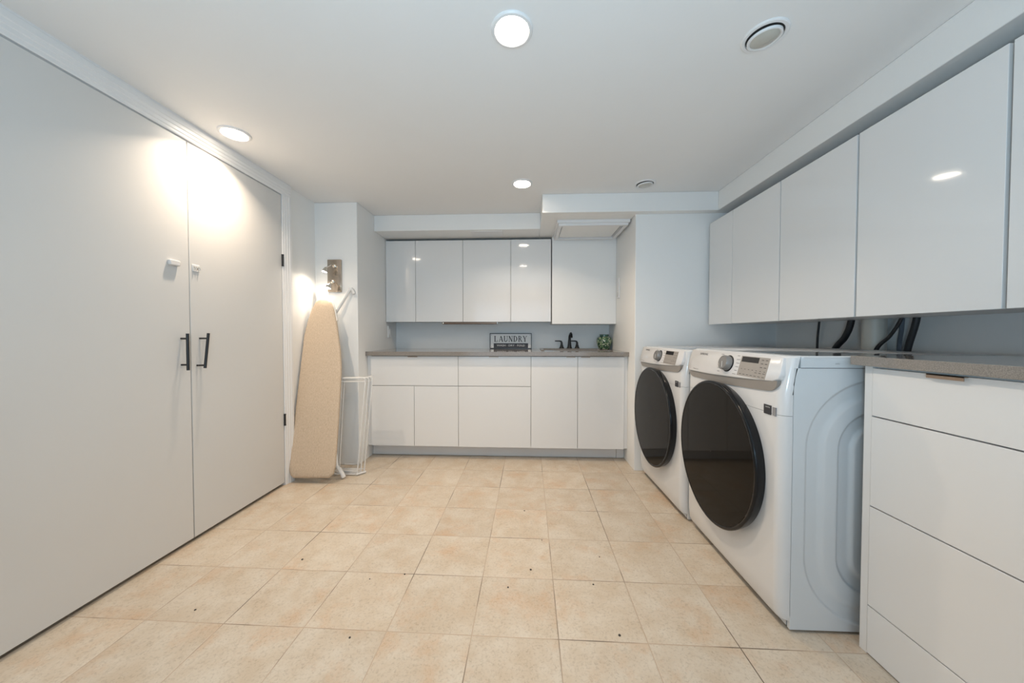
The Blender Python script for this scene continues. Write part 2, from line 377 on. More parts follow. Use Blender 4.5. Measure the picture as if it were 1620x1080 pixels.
# ------------------------------------------------------------------ ceiling lamps
def lit_lamp(i, label, group='lit recessed ceiling lights'):
    x, y = LAMPS[i]
    r = empty('ceiling_light', (x, y, ZC), label, 'ceiling light', group)
    mb = MB().lathe([(0.073, 0), (0.073, -0.003), (0.069, -0.007), (0.061, -0.008), (0.058, -0.006), (0.057, -0.001), (0.057, 0)], (x, y, ZC), seg=48, cap=False)
    P(mb, 'trim_ring', M['trim'], r)
    mb = MB().lathe([(0.0565, -0.001), (0.05, -0.004), (0.035, -0.0065), (0.015, -0.0075), (0.001, -0.008)], (x, y, ZC), seg=40)
    P(mb, 'lens', M['lens_on'], r)
    l = area_light('ceiling_light_glow', (x, y, ZC - 0.012), (0, 0, -1), 0.045, 0.045, LAMP_W[i], WARM, 'DISK', math.radians((140, 128, 132, 140)[i]))
    return r
lit_lamp(0, 'lit round recessed ceiling light nearest the camera, in the middle of the ceiling')
lit_lamp(1, 'lit round recessed ceiling light close to the closet doors')
lit_lamp(2, 'lit round recessed ceiling light in front of the back wall cabinets')
lit_lamp(3, 'lit round recessed ceiling light behind the camera')
def dead_lamp(x, y, label, R, tilt, az):
    r = empty('ceiling_light', (x, y, ZC), label, 'ceiling light', 'unlit gimbal ceiling lights')
    mb = MB().lathe([(R, 0), (R, -0.003), (R - 0.004, -0.006), (R - 0.013, -0.006), (R - 0.015, -0.003), (R - 0.015, 0.0)], (x, y, ZC), seg=48, cap=False)
    P(mb, 'trim_ring', M['trim'], r)
    P(MB().lathe([(R - 0.015, -0.0004), (0.0, -0.0004)], (x, y, ZC), seg=48, cap=False), 'gap_shade_disc', M['dark'], r)  # flat dark disc, painted as the shade in the gap round the lens
    ax = Vector((math.sin(tilt) * math.cos(az), math.sin(tilt) * math.sin(az), -math.cos(tilt)))
    c = Vector((x, y, ZC - 0.010)); q = R - 0.019
    P(MB().lathe([(q, -0.004), (q, 0.003), (q - 0.004, 0.0045), (q - 0.008, 0.003), (q - 0.010, 0.0)], tuple(c), ax, seg=40, cap=False), 'gimbal_ring', M['trim'], r)
    P(MB().lathe([(q - 0.006, 0.0), (q * 0.7, 0.006), (q * 0.35, 0.009), (0.001, 0.010)], tuple(c), ax, seg=40), 'lens', M['lens_off'], r)
dead_lamp(0.848, 1.256, 'unlit round tilted ceiling light near the right soffit, the larger in view', 0.072, 0.10, 0.6)
dead_lamp(0.836, 2.43, 'unlit round tilted ceiling light over the washer side, in front of the nook soffit', 0.072, 0.10, 0.5)

# ------------------------------------------------------------------ access hatch under the nook soffit
ha = empty('access_hatch', (0.52, 2.95, ZS), 'white framed access hatch on the underside of the nook soffit', 'hatch')
hx0, hx1, hy0, hy1 = 0.248, 0.828, 2.735, 3.175
mb = MB().box(hx0, hx1, hy0, hy0 + 0.05, 1.965, ZS).box(hx0, hx1, hy1 - 0.045, hy1, 1.965, ZS).box(hx0, hx0 + 0.045, hy0 + 0.05, hy1 - 0.045, 1.965, ZS).box(hx1 - 0.045, hx1, hy0 + 0.05, hy1 - 0.045, 1.965, ZS)
mb.box(hx0 + 0.012, hx1 - 0.012, hy0 + 0.012, hy0 + 0.042, 1.945, 1.966).box(hx0 + 0.012, hx1 - 0.012, hy1 - 0.040, hy1 - 0.008, 1.945, 1.966).box(hx0 + 0.012, hx0 + 0.040, hy0 + 0.042, hy1 - 0.04, 1.945, 1.966).box(hx1 - 0.04, hx1 - 0.012, hy0 + 0.042, hy1 - 0.04, 1.945, 1.966)
P(mb, 'frame', M['trim'], ha, bevel=0.002)
box('panel', M['paint'], ha, hx0 + 0.048, hx1 - 0.058, hy0 + 0.055, hy1 - 0.056, 1.958, 1.966)

o = MB().box(-0.50, -0.215, 2.995, 3.165, ZS - 0.005, ZS).build('cover_panel', M['trim'], bevel=0.001)
tag(o, 'flat white cover plate under the shallow soffit above the back wall cabinets', 'cover plate')
# ------------------------------------------------------------------ back base cabinets
YD = 2.81; TH = 0.018
def front(par, name, x0, x1, z0, z1, m='gloss', pull=None):
    d = box(name, M[m], par, x0 + 0.0015, x1 - 0.0015, YD, YD + TH, z0, z1, bevel=0.001)
    if pull:
        mb = MB().box(pull[0], pull[1], YD - 0.011, YD + 0.010, z1 - 0.0005, z1 + 0.0015).box(pull[0], pull[1], YD - 0.011, YD - 0.009, z1 - 0.007, z1 + 0.0015)
        P(mb, 'pull', M['bronze'], d)
    return d
ZB0, ZB1, ZM = 0.112, 0.880, 0.628
xs = [-1.333, -0.578, 0.0375, 0.811]
def carcass(par, x0, x1):
    box('carcass', M['carc'], par, x0 + 0.001, x1 - 0.001, YD + TH + 0.001, 3.42, ZB0, 0.884, bevel=0)
bc = empty('base_cabinet', (-0.955, 3.1, 0), 'white gloss base cabinet with one drawer over two doors, beside the ironing board', 'cabinet', 'back wall base cabinets')
carcass(bc, xs[0], xs[1])
front(bc, 'drawer', xs[0], xs[1], ZM + 0.002, ZB1, pull=(-1.008, -0.925))
front(bc, 'door', xs[0], -0.958, ZB0, ZM - 0.002); front(bc, 'door', -0.958, xs[1], ZB0, ZM - 0.002)
bc = empty('base_cabinet', (-0.27, 3.1, 0), 'white gloss base cabinet of two stacked drawers, below the laundry sign', 'cabinet', 'back wall base cabinets')
carcass(bc, xs[1], xs[2])
front(bc, 'drawer', xs[1], xs[2], ZM + 0.002, ZB1, pull=(-0.315, -0.235)); front(bc, 'drawer', xs[1], xs[2], ZB0 - 0.002, ZM - 0.002)
bc = empty('base_cabinet', (0.424, 3.1, 0), 'white gloss base cabinet with two tall doors, under the sink', 'cabinet', 'back wall base cabinets')
carc = MB().box(xs[2] + 0.001, xs[2] + 0.019, YD + TH + 0.001, 3.42, ZB0, 0.884).box(xs[3] - 0.019, xs[3] - 0.001, YD + TH + 0.001, 3.42, ZB0, 0.884).box(xs[2] + 0.019, xs[3] - 0.019, YD + TH + 0.001, 3.42, ZB0, ZB0 + 0.018).box(xs[2] + 0.019, xs[3] - 0.019, 3.40, 3.42, ZB0 + 0.018, 0.884)
P(carc, 'carcass', M['carc'], bc)
front(bc, 'door', xs[2], 0.427, ZB0 - 0.003, ZB1, pull=(0.332, 0.405)); front(bc, 'door', 0.427, xs[3], ZB0 - 0.003, ZB1, pull=(0.452, 0.527))
for x0, x1, lb in ((NL + 0.001, xs[0] - 0.001, 'narrow white filler strip between the nook wall and the drawer-and-doors cabinet'), (xs[3] + 0.001, NR - 0.001, 'narrow white filler strip between the sink cabinet and the nook wall')):
    o = MB().box(x0, x1, YD + 0.008, YD + 0.026, ZB0, 0.884).build('filler_strip', M['lam'], bevel=0.001); tag(o, lb, 'filler strip', 'filler strips of the back cabinets')
o = MB().box(NL + 0.002, 0.772, 2.905, 2.921, 0.003, ZB0 - 0.004).box(0.775, NR - 0.002, 2.905, 2.921, 0.003, ZB0 - 0.004).build('kick_board', M['kick'], bevel=0.001)
tag(o, 'pale grey kick board under the back base cabinets', 'kick board')

# counter with a hole for the sink
kx0, kx1, ky0, ky1 = 0.150, 0.745, 2.985, 3.36
ct = MB().box(NL, kx0, 2.78, NB, 0.886, 0.921).box(kx1, NR, 2.78, NB, 0.886, 0.921).box(kx0, kx1, 2.78, ky0, 0.886, 0.921).box(kx0, kx1, ky1, NB, 0.886, 0.921)
ct = MB()
g = [NL + 0.0005, kx0, kx1, NR - 0.0005]; h = [2.78, ky0, ky1, NB - 0.0005]
top = {}
for z in (0.886, 0.921):
    for i, x in enumerate(g):
        for j, y in enumerate(h): top[(i, j, z)] = len(ct.v); ct.v.append((x, y, z))
for z in (0.886, 0.921):
    for i in range(3):
        for j in range(3):
            if (i, j) != (1, 1): ct.f.append((top[(i, j, z)], top[(i + 1, j, z)], top[(i + 1, j + 1, z)], top[(i, j + 1, z)]))
def side(a, b): ct.f.append((top[(*a, 0.886)], top[(*b, 0.886)], top[(*b, 0.921)], top[(*a, 0.921)]))
for i in range(3): side((i, 0), (i + 1, 0)); side((i, 3), (i + 1, 3)); side((0, i), (0, i + 1)); side((3, i), (3, i + 1))
side((1, 1), (2, 1)); side((1, 2), (2, 2)); side((1, 1), (1, 2)); side((2, 1), (2, 2))
tag(ct.build('countertop', M['counter'], smooth=False), 'taupe stone countertop across the back base cabinets', 'countertop')

# sink
sk = empty('sink', (0.45, 3.17, 0.921), 'dark taupe drop-in sink in the back countertop', 'sink')
def rr(x0, x1, y0, y1, r, z, n=6):
    pts = []
    for cx, cy, a0 in ((x1 - r, y1 - r, 0), (x0 + r, y1 - r, 90), (x0 + r, y0 + r, 180), (x1 - r, y0 + r, 270)):
        for k in range(n + 1):
            a = math.radians(a0 + 90 * k / n); pts.append((cx + r * math.cos(a), cy + r * math.sin(a), z))
    return pts
e = 0.018
P(MB().loft([rr(kx0 - e, kx1 + e, ky0 - e, 3.435, 0.03, 0.9215), rr(kx0 - e, kx1 + e, ky0 - e, 3.435, 0.03, 0.926), rr(kx0 + 0.01, kx1 - 0.01, ky0 + 0.01, ky1 - 0.025, 0.04, 0.926), rr(kx0 + 0.012, kx1 - 0.012, ky0 + 0.012, ky1 - 0.03, 0.04, 0.90)], cap=False), 'rim', M['sink'], sk)
P(MB().loft([rr(kx0 + 0.004, kx1 - 0.004, ky0 + 0.004, ky1 - 0.02, 0.04, 0.9208), rr(kx0 + 0.01, kx1 - 0.01, ky0 + 0.01, ky1 - 0.03, 0.04, 0.72), rr(kx0 + 0.03, kx1 - 0.03, ky0 + 0.03, ky1 - 0.05, 0.03, 0.70)], cap=False), 'basin', M['sink'], sk)
P(MB().loft([rr(kx0 + 0.028, kx1 - 0.028, ky0 + 0.028, ky1 - 0.048, 0.03, 0.6985), rr(kx0 + 0.028, kx1 - 0.028, ky0 + 0.028, ky1 - 0.048, 0.03, 0.7005)]), 'basin_floor', M['sink'], sk)
# faucet
fa = empty('faucet', (0.432, 3.395, 0.926), 'matte black widespread faucet with two lever handles behind the sink', 'faucet')
fy = 3.395; fz = 0.9265
mb = MB().lathe([(0.027, 0), (0.027, 0.004), (0.022, 0.010), (0.017, 0.04), (0.014, 0.08)], (0.432, fy, fz), seg=20)
mb.tube([(0.432, fy, fz + 0.07), (0.434, fy - 0.002, fz + 0.115), (0.438, fy - 0.016, fz + 0.142), (0.440, fy - 0.045, fz + 0.150), (0.441, fy - 0.075, fz + 0.138), (0.441, fy - 0.088, fz + 0.110)], [0.014, 0.013, 0.012, 0.0115, 0.011, 0.011], 14)
P(mb, 'spout', M['black'], fa)
for hx in (0.354, 0.508):
    mb = MB().lathe([(0.025, 0), (0.025, 0.003), (0.019, 0.012), (0.012, 0.038), (0.010, 0.060)], (hx, fy, fz), seg=20)
    mb.tube([(hx, fy, fz + 0.055), (hx - 0.006, fy, fz + 0.069), (hx - 0.020, fy - 0.002, fz + 0.073), (hx - 0.068, fy - 0.008, fz + 0.074)], [0.010, 0.009, 0.0065, 0.005], 12)
    P(mb, 'lever_handle', M['black'], fa)

# jar
ja = empty('jar', (0.762, 3.33, 0.9215), 'round green mosaic glass jar on the back counter right of the faucet', 'jar')
P(MB().lathe([(0.045, 0), (0.052, 0.004), (0.062, 0.03), (0.074, 0.07), (0.075, 0.09), (0.066, 0.112), (0.048, 0.124)], (0.762, 3.33, 0.9215), seg=40), 'body', M['mosaic'], ja)
P(MB().lathe([(0.048, 0.124), (0.043, 0.128), (0.043, 0.140), (0.047, 0.144), (0.042, 0.145), (0.038, 0.128), (0.01, 0.126)], (0.762, 3.33, 0.9215), seg=32), 'neck', M['greenrim'], ja)

# laundry sign
sy = 3.405
sg = empty('sign', (-0.16, sy, 0.9215), 'framed black and white laundry sign standing on the back counter', 'sign')
sx0, sx1, sz0, sz1 = -0.374, 0.052, 0.9215, 1.079
P(MB().box(sx0 + 0.006, sx1 - 0.006, sy - 0.004, sy + 0.008, sz0 + 0.004, sz1 - 0.006), 'panel', M['white'], sg)
mb = MB().box(sx0, sx1, sy - 0.010, sy + 0.010, sz1 - 0.008, sz1).box(sx0, sx1, sy - 0.010, sy + 0.010, sz0, sz0 + 0.008).box(sx0, sx0 + 0.007, sy - 0.010, sy + 0.010, sz0 + 0.008, sz1 - 0.008).box(sx1 - 0.007, sx1, sy - 0.010, sy + 0.010, sz0 + 0.008, sz1 - 0.008)
P(mb, 'frame', M['black'], sg, bevel=0.001)
bx0, bx1 = sx0 + 0.040, sx1 - 0.036
P(MB().box(bx0, bx1, sy - 0.0075, sy - 0.0035, sz0 + 0.004, sz0 + 0.055), 'plaque', M['ink'], sg)
P(text_mb('WASH \u00b7 DRY \u00b7 FOLD', ((bx0 + bx1) / 2, sy, sz0 + 0.032), (1, 0, 0), (0, 0, 1), 0.019, 0.0080, stretch=1.17), 'lettering', M['white'], sg, smooth=False)
def serif_word(x0, x1, z0, z1, y):
    mb = MB(); H_ = z1 - z0; d0, d1 = 0, 0.002
    def poly(pts, ox, k): mb.prism([(ox + a * k, z0 + b * H_) for a, b in pts], (0, y, 0), (1, 0, 0), (0, 0, 1), (0, -1, 0), d0, d1)
    def rect(a0, b0, a1, b1): return [(a0, b0), (a1, b0), (a1, b1), (a0, b1)]
    T, t, sf = 0.20, 0.09, 0.07
    def stem(c, wd=T, s0=True, s1=True):
        r = [rect(c - wd / 2, 0, c + wd / 2, 1)]
        if s0: r.append(rect(c - wd / 2 - 0.08, 0, c + wd / 2 + 0.08, sf))
        if s1: r.append(rect(c - wd / 2 - 0.08, 1 - sf, c + wd / 2 + 0.08, 1))
        return r
    def diag(a0, b0, a1, b1, wd): return [(a0 - wd / 2, b0), (a0 + wd / 2, b0), (a1 + wd / 2, b1), (a1 - wd / 2, b1)]
    def arc(cx, cy, rx, ry, a0, a1, wx, wy, n=10):
        out = []
        for k in range(n):
            q = []
            for a in (a0 + (a1 - a0) * k / n, a0 + (a1 - a0) * (k + 1) / n):
                q.append((math.cos(math.radians(a)), math.sin(math.radians(a))))
            (c0, s0_), (c1, s1_) = q
            out.append([(cx + rx * c0, cy + ry * s0_), (cx + rx * c1, cy + ry * s1_), (cx + (rx - wx) * c1, cy + (ry - wy) * s1_), (cx + (rx - wx) * c0, cy + (ry - wy) * s0_)])
        return out
    Ls = {
        'L': stem(0.2) + [rect(0.2, 0, 0.78, sf), rect(0.70, 0, 0.78, 0.3)],
        'A': [diag(0.08, 0, 0.45, 1, t), diag(0.82, 0, 0.45, 1, T), rect(0.2, 0.3, 0.7, 0.3 + sf), rect(-0.04, 0, 0.22, sf), rect(0.64, 0, 0.98, sf)],
        'U': [rect(0.08, 0.3, 0.08 + T, 1), rect(0.74, 0.3, 0.74 + t, 1), rect(0, 1 - sf, 0.36, 1), rect(0.64, 1 - sf, 0.92, 1)] + arc(0.455, 0.32, 0.375, 0.34, 180, 360, 0.15, 0.12),
        'N': [rect(0.12, 0, 0.12 + t, 1), rect(0.76, 0, 0.76 + t, 1), diag(0.18, 1, 0.78, 0, T * 1.1), rect(0.02, 0, 0.32, sf), rect(0.0, 1 - sf, 0.2, 1), rect(0.66, 1 - sf, 0.95, 1)],
        'D': stem(0.2) + arc(0.3, 0.5, 0.58, 0.5, -90, 90, 0.2, 0.08),
        'R': stem(0.2) + arc(0.3, 0.74, 0.42, 0.26, -90, 90, 0.17, 0.08) + [diag(0.80, 0, 0.45, 0.5, T), rect(0.7, 0, 0.98, sf)],
        'Y': [diag(0.45, 0.42, 0.12, 1, T), diag(0.45, 0.42, 0.78, 1, t), rect(0.45 - T / 2, 0, 0.45 + T / 2, 0.46), rect(0.28, 0, 0.62, sf), rect(-0.04, 1 - sf, 0.28, 1), rect(0.66, 1 - sf, 0.92, 1)],
    }
    n = 7; step = (x1 - x0) / n
    for i, c in enumerate('LAUNDRY'):
        for pl in Ls[c]: poly(pl, x0 + i * step, step * 0.94)
    return mb
P(serif_word(-0.330, 0.012, sz0 + 0.070, sz1 - 0.028, sy - 0.004), 'lettering', M['ink'], sg, smooth=False)
for a in (sx0 + 0.017, sx1 - 0.017):
    for b in (sz0 + 0.018, sz1 - 0.019): P(MB().lathe([(0.003, 0), (0.003, 0.002)], (a, sy - 0.004, b), (0, -1, 0), seg=10), 'screw', M['ink'], sg)

# ------------------------------------------------------------------ back wall cabinets
YU = 3.20; ZU0, ZU1 = 1.187, 1.967
ux = [-1.345, -1.0705, -0.611, -0.151, 0.232]
def wall_cab(x0, x1, splits, label):
    c = empty('wall_cabinet', ((x0 + x1) / 2, 3.33, ZU0), label, 'cabinet', 'back wall cabinets')
    box('carcass', M['carc'], c, x0 + 0.001, x1 - 0.001, YU + TH + 0.001, NB - 0.002, ZU0 + 0.004, ZU1 - 0.003, bevel=0)
    e = [x0] + splits + [x1]
    for a, b in zip(e, e[1:]): box('door', M['gloss'], c, a + 0.0015, b - 0.0015, YU, YU + TH, ZU0, ZU1, bevel=0.001)
    return c
wall_cab(-1.3630, ux[1], [], 'narrow white gloss single-door wall cabinet against the left side of the nook')
wall_cab(ux[1], ux[3], [ux[2]], 'wide white gloss wall cabinet with two doors above the back counter')
wall_cab(ux[3], ux[4], [], 'white gloss single-door wall cabinet beside the boxed chase')
ul = empty('under_cabinet_light', (-0.55, 3.245, ZU0), 'bronze light bar fixed under the two-door back wall cabinet', 'light fixture')
P(MB().box(-0.815, -0.285, YU + 0.022, YU + 0.075, ZU0 - 0.022, ZU0 + 0.003), 'housing', M['ubronze'], ul, bevel=0.004)
P(MB().box(-0.285, -0.280, YU + 0.024, YU + 0.073, ZU0 - 0.021, ZU0 + 0.002), 'end_cap', M['chrome'], ul, bevel=0.001)
P(MB().lathe([(0.011, 0), (0.012, 0.004), (0.010, 0.010), (0.005, 0.013)], (-0.808, YU + 0.030, ZU0 - 0.012), (-0.3, -1, -0.1), seg=18), 'switch_knob', M['chrome'], ul)

o = empty('switch_plate', (NL, 3.30, 1.07), 'white switch plate on the left side wall of the nook', 'switch')
P(MB().box(NL, NL + 0.010, 3.24, 3.31, 1.035, 1.150), 'plate', M['trim'], o, bevel=0.002); P(MB().box(NL + 0.010, NL + 0.014, 3.262, 3.288, 1.065, 1.12), 'rocker', M['trim'], o, bevel=0.001)
o = empty('thermostat', (NR, 3.10, 1.48), 'slim tall white control plate on the right side wall of the nook', 'control plate')
P(MB().box(NR - 0.010, NR, 3.065, 3.135, 1.395, 1.575), 'plate', M['trim'], o, bevel=0.003); P(MB().box(NR - 0.013, NR - 0.010, 3.080, 3.120, 1.41, 1.45), 'button', M['fascia'], o, bevel=0.001)

# ------------------------------------------------------------------ right wall cabinets
XU = 1.385; RZ0, RZ1 = 1.14, 1.902
def rcab(y1, y0, splits, label, gap=0.003):
    c = empty('wall_cabinet', (1.6, (y0 + y1) / 2, RZ0), label, 'cabinet', 'right wall cabinets')
    box('carcass', M['lam'], c, XU + TH + 0.001, 1.765, y0 + 0.001, y1 - 0.001, RZ0 + 0.003, RZ1 - 0.003, bevel=0)
    e = [y0] + splits + [y1]
    for a, b in zip(e, e[1:]): box('door', M['gloss'], c, XU, XU + TH, a + gap / 2, b - gap / 2, RZ0, RZ1, bevel=0.001)
    return c
rcab(2.616, 2.333, [], 'narrow white gloss wall cabinet at the far end of the right wall')
rcab(2.333, 1.908, [], 'white gloss wall cabinet above the washer, beside the narrow end cabinet')
rcab(1.908, 1.479, [], 'white gloss wall cabinet above the dryer', 0.008)
rcab(1.479, 1.036, [], 'white gloss wall cabinet carrying the lamp reflection, above the end of the grey counter', 0.010)
rcab(1.036, 0.590, [], 'white gloss wall cabinet nearest the camera on the right wall', 0.010)

# ------------------------------------------------------------------ right base drawers and counter
XB = 1.135
rb = empty('drawer_cabinet', (1.5, 0.95, 0), 'white base cabinet with four stacked drawers beside the dryer', 'cabinet')
box('carcass', M['lam'], rb, XB + TH + 0.001, 1.74, 0.752, 1.149, 0.02, 0.960, bevel=0)
zz = [0.006, 0.166, 0.499, 0.797, 0.957]
for i in range(4):
    d = box('drawer', M['lam'], rb, XB, XB + TH, 0.752, 1.1475, zz[i] + (0.002 if i else 0), zz[i + 1] - 0.002, bevel=0.001)
    if i == 3:
        mb = MB().box(XB - 0.012, XB + 0.004, 0.909, 0.990, 0.953, 0.9555).box(XB - 0.012, XB - 0.0095, 0.909, 0.990, 0.944, 0.9555)
        P(mb, 'pull', M['bronze'], d)
o = MB().box(XB + 0.002, 1.74, 1.1495, 1.1745, 0, 0.961).build('end_panel', M['lam'], bevel=0.001)
tag(o, 'white end panel between the drawer cabinet and the dryer', 'panel')
o = MB().box(XB + 0.002, 1.74, 0.725, 0.750, 0, 0.961).build('end_panel', M['lam'], bevel=0.001)
tag(o, 'white end panel on the camera side of the drawer cabinet', 'panel')
o = MB().box(1.11, 1.80, 0.715, 1.197, 0.962, 0.993).build('countertop', M['counter'], bevel=0.0015)
tag(o, 'taupe stone countertop over the drawer cabinet by the dryer', 'countertop')

# ------------------------------------------------------------------ washer and dryer
def machine(name, loc, rz, h, label, tagline, W=0.69):
    r = empty(name, loc, label, name, None, rz)
    D = 0.80
    def ring(z, xf, ins, rad):
        pts = []
        for cx, cy, a0 in ((D - 0.01 - ins, W - 0.01 - ins, 0), (xf + rad, W - rad - ins, 90), (xf + rad, rad + ins, 180), (D - 0.01 - ins, 0.01 + ins, 270)):
            rd = rad if a0 in (90, 180) else 0.01
            for k in range(8):
                a = math.radians(a0 + 90 * k / 7); pts.append((cx + rd * math.cos(a), cy + rd * math.sin(a), z))
        return pts
    # front shell (wraps round to the side seam) and cabinet
    def shell(z, xf, ins=0.0, rad=0.034, xe=0.038):
        pts = [(xe, W - ins, z)]
        for k in range(8): a = math.radians(90 + 90 * k / 7); pts.append((xf + rad + rad * math.cos(a), W - rad - ins + rad * math.sin(a), z))
        for k in range(8): a = math.radians(180 + 90 * k / 7); pts.append((xf + rad + rad * math.cos(a), rad + ins + rad * math.sin(a), z))
        pts.append((xe, ins, z)); return pts
    zl = h * 0.783
    MB().loft([shell(0.034, 0.022, 0.004), shell(0.040, 0.012, 0.001), shell(0.060, 0.004), shell(0.12, 0.0), shell(0.5, -0.001), shell(zl, 0.0)]).build('front_panel', M['enamel'], r)
    MB().loft([shell(zl + 0.0012, 0.0, 0.0), shell(h * 0.86, 0.001), shell(h * 0.895, 0.007), shell(h * 0.955, 0.018, 0.0, 0.030, 0.052), shell(h - 0.008, 0.026, 0.001, 0.028, 0.06), shell(h - 0.001, 0.033, 0.006, 0.028, 0.065)]).build('front_panel', M['enamel'], r)
    # cabinet with pressed side panels
    b = MB(); b.box(0.0395, D - 0.002, 0.018, W - 0.018, 0.012, h - 0.04).box(0.062, D, 0.0008, W - 0.0008, h - 0.042, h - 0.010)
    b.build('cabinet', M['enamelside'], r, smooth=False)
    def press(yc, sgn):
        nx, nz = 190, 220; x0, x1, z0, z1 = 0.0395, D, 0.010, h - 0.043
        mb = MB()
        cx, cz, hx, hz, rad = 0.405, 0.467, 0.322, 0.441, 0.25
        def sd(x, z):
            qx = abs(x - cx) - hx + rad; qz = abs(z - cz) - hz + rad
            return math.hypot(max(qx, 0), max(qz, 0)) + min(max(qx, qz), 0) - rad
        def sm(t, a, w_): t = max(0, min(1, (t - a) / w_)); return t * t * (3 - 2 * t)
        for j in range(nz + 1):
            for i in range(nx + 1):
                x = x0 + (x1 - x0) * i / nx; z = z0 + (z1 - z0) * j / nz; t = -sd(x, z)
                dp = 0.005 * (sm(t, 0.0, 0.006) - sm(t, 0.040, 0.030)) + 0.008 * (sm(t, 0.110, 0.008) - sm(t, 0.150, 0.018))
                mb.v.append((x, yc + sgn * dp, z))
        for j in range(nz):
            for i in range(nx):
                a = j * (nx + 1) + i; mb.f.append((a, a + 1, a + nx + 2, a + nx + 1))
        # folded edges back to the cabinet
        n0 = len(mb.v)
        for (x, y, z) in [(x0, yc, z0), (x1, yc, z0), (x1, yc, z1), (x0, yc, z1)]: mb.v.append((x, yc + sgn * 0.012, z))
        c0, c1, c2, c3 = 0, nx, nz * (nx + 1) + nx, nz * (nx + 1)
        mb.f += [(c0, c1, n0 + 1, n0), (c1, c2, n0 + 2, n0 + 1), (c2, c3, n0 + 3, n0 + 2), (c3, c0, n0, n0 + 3)]
        return mb.build('side_panel', M['enamelside'], r, angle=60)
    press(0.0, 1); press(W, -1)
    MB().loft([rr(0.062, D, 0.001, W - 0.001, 0.012, h - 0.010), rr(0.062, D, 0.001, W - 0.001, 0.012, h - 0.004), rr(0.066, D - 0.004, 0.005, W - 0.005, 0.012, h - 0.0005), rr(0.078, D - 0.018, 0.018, W - 0.018, 0.012, h - 0.0005), rr(0.082, D - 0.022, 0.022, W - 0.022, 0.012, h - 0.003)]).build('top_panel', M['enameltop'], r)
    for px in (0.07, D - 0.06):
        for py in (0.06, W - 0.06): MB().lathe([(0.022, 0), (0.022, 0.008), (0.012, 0.010), (0.012, 0.03)], (px, py, 0), seg=16).build('foot', M['blackrub'], r)
    # fascia: leaning plane; a = distance from near side, b = height
    fb, ft = h * 0.893, h * 0.994
    org = Vector((-0.006, 0, fb)); tp = Vector((0.021, 0, ft)); ey = (tp - org).normalized(); FH = (tp - org).length
    ex = Vector((0, 1, 0)); en = Vector((-ey.z, 0, ey.x))       # outward
    def low(y):  # lower edge of the fascia
        t = y / W
        return 0.014 * (1 - t) ** 1.6 - 0.010 * math.sin(PI * min(1, t * 1.05)) * 0.6 - 0.012 * t
    n = 26; poly = []
    for k in range(n + 1):
        y = 0.016 + (W - 0.032) * k / n; e = 0.0
        edge = min(y - 0.016, W - 0.016 - y); 
        if edge < 0.02: e = 0.010 * (1 - edge / 0.02) ** 2
        poly.append((y, low(y) + e))
    poly += [(W - 0.012, FH * 0.4), (W - 0.016, FH * 0.97), (W - 0.03, FH), (0.032, FH), (0.020, FH * 0.97), (0.012, FH * 0.4)]
    mb = MB()
    R0 = [org + ex * a + ey * b - en * 0.02 for a, b in poly]; R1 = [org + ex * a + ey * b + en * 0.001 for a, b in poly]
    cxx, cyy = W / 2, FH / 2
    R2 = [org + ex * (a + (cxx - a) * 0.008) + ey * (b + (cyy - b) * 0.06) + en * 0.004 for a, b in poly]
    mb.loft([R0, R1, R2]); fas = mb.build('control_panel', M['fascia'], r, angle=50)
    # grey recessed grip band under the fascia
    up_, lo_ = [], []
    ys_ = sorted(set([0.020 + (W - 0.040) * k / n for k in range(n + 1)] + [0.020 + 0.05 * (k / 12) ** 2 for k in range(13)] + [W - 0.020 - 0.05 * (k / 12) ** 2 for k in range(13)]))
    for y in ys_:
        zt = fb + low(y) + 0.002; t = y / W
        zb_ = zt - 0.040 + 0.006 * t
        ed = min(y - 0.020, W - 0.020 - y)
        if ed < 0.05: zb_ += 0.033 * (1 - math.sqrt(max(0, 1 - (1 - ed / 0.05) ** 2)))
        up_.append((y, zt)); lo_.append((y, min(zb_, zt - 0.003)))
    pl = up_ + lo_[::-1]
    MB().prism(pl, (0, 0, 0), (0, 1, 0), (0, 0, 1), (-1, 0, 0), -0.02, 0.0035).build('grip_band', M['grey'], r, smooth=False)
    # detergent / grip highlight split
    ym = 0.23
    # seam lines handled by panel gap; badge on front
    MB().box(-0.0025, 0.001, 0.050, 0.087, h * 0.776, h * 0.811).build('badge', M['ink'], r, smooth=False)
    MB().box(-0.0025, 0.001, 0.026, 0.042, h * 0.777, h * 0.808).build('badge', M['inkg'], r, smooth=False)
    text_mb('DIGITAL', (-0.0027, 0.066, h * 0.803), (0, -1, 0), (0, 0, 1), 0.0045, 0.0003).build('badge_print', M['white'], r, smooth=False)
    # everything that sits on the fascia
    exv = Vector((0, -1, 0))
    def at(a, b, d=0.0045): return org + ex * a + ey * b + en * d
    # dial
    dc = at(0.325, FH * 0.50, 0.003)
    MB().lathe([(0.038, 0), (0.038, 0.002), (0.036, 0.003)], dc, en, seg=36).build('dial_shadow_ring', M['ring'], r)  # black ring standing in for the shadow at the foot of the dial
    kn = MB().lathe([(0.033, 0.002), (0.0335, 0.008), (0.032, 0.026), (0.030, 0.0285), (0.027, 0.0285), (0.026, 0.0275), (0.001, 0.0275)], dc, en, seg=40).build('dial', M['metalg'], r)
    pd = dc + en * 0.0285
    MB().loft([[pd + exv * a + ey * b + en * d for a, b in ((-0.0012 + 0.006, -0.022), (0.0012 + 0.006, -0.022), (0.0012 - 0.004, 0.004), (-0.0012 - 0.004, 0.004))] for d in (-0.0005, 0.0004)]).build('pointer', M['white'], kn, smooth=False)
    # cycle names round the dial
    mb, mb2 = MB(), MB()
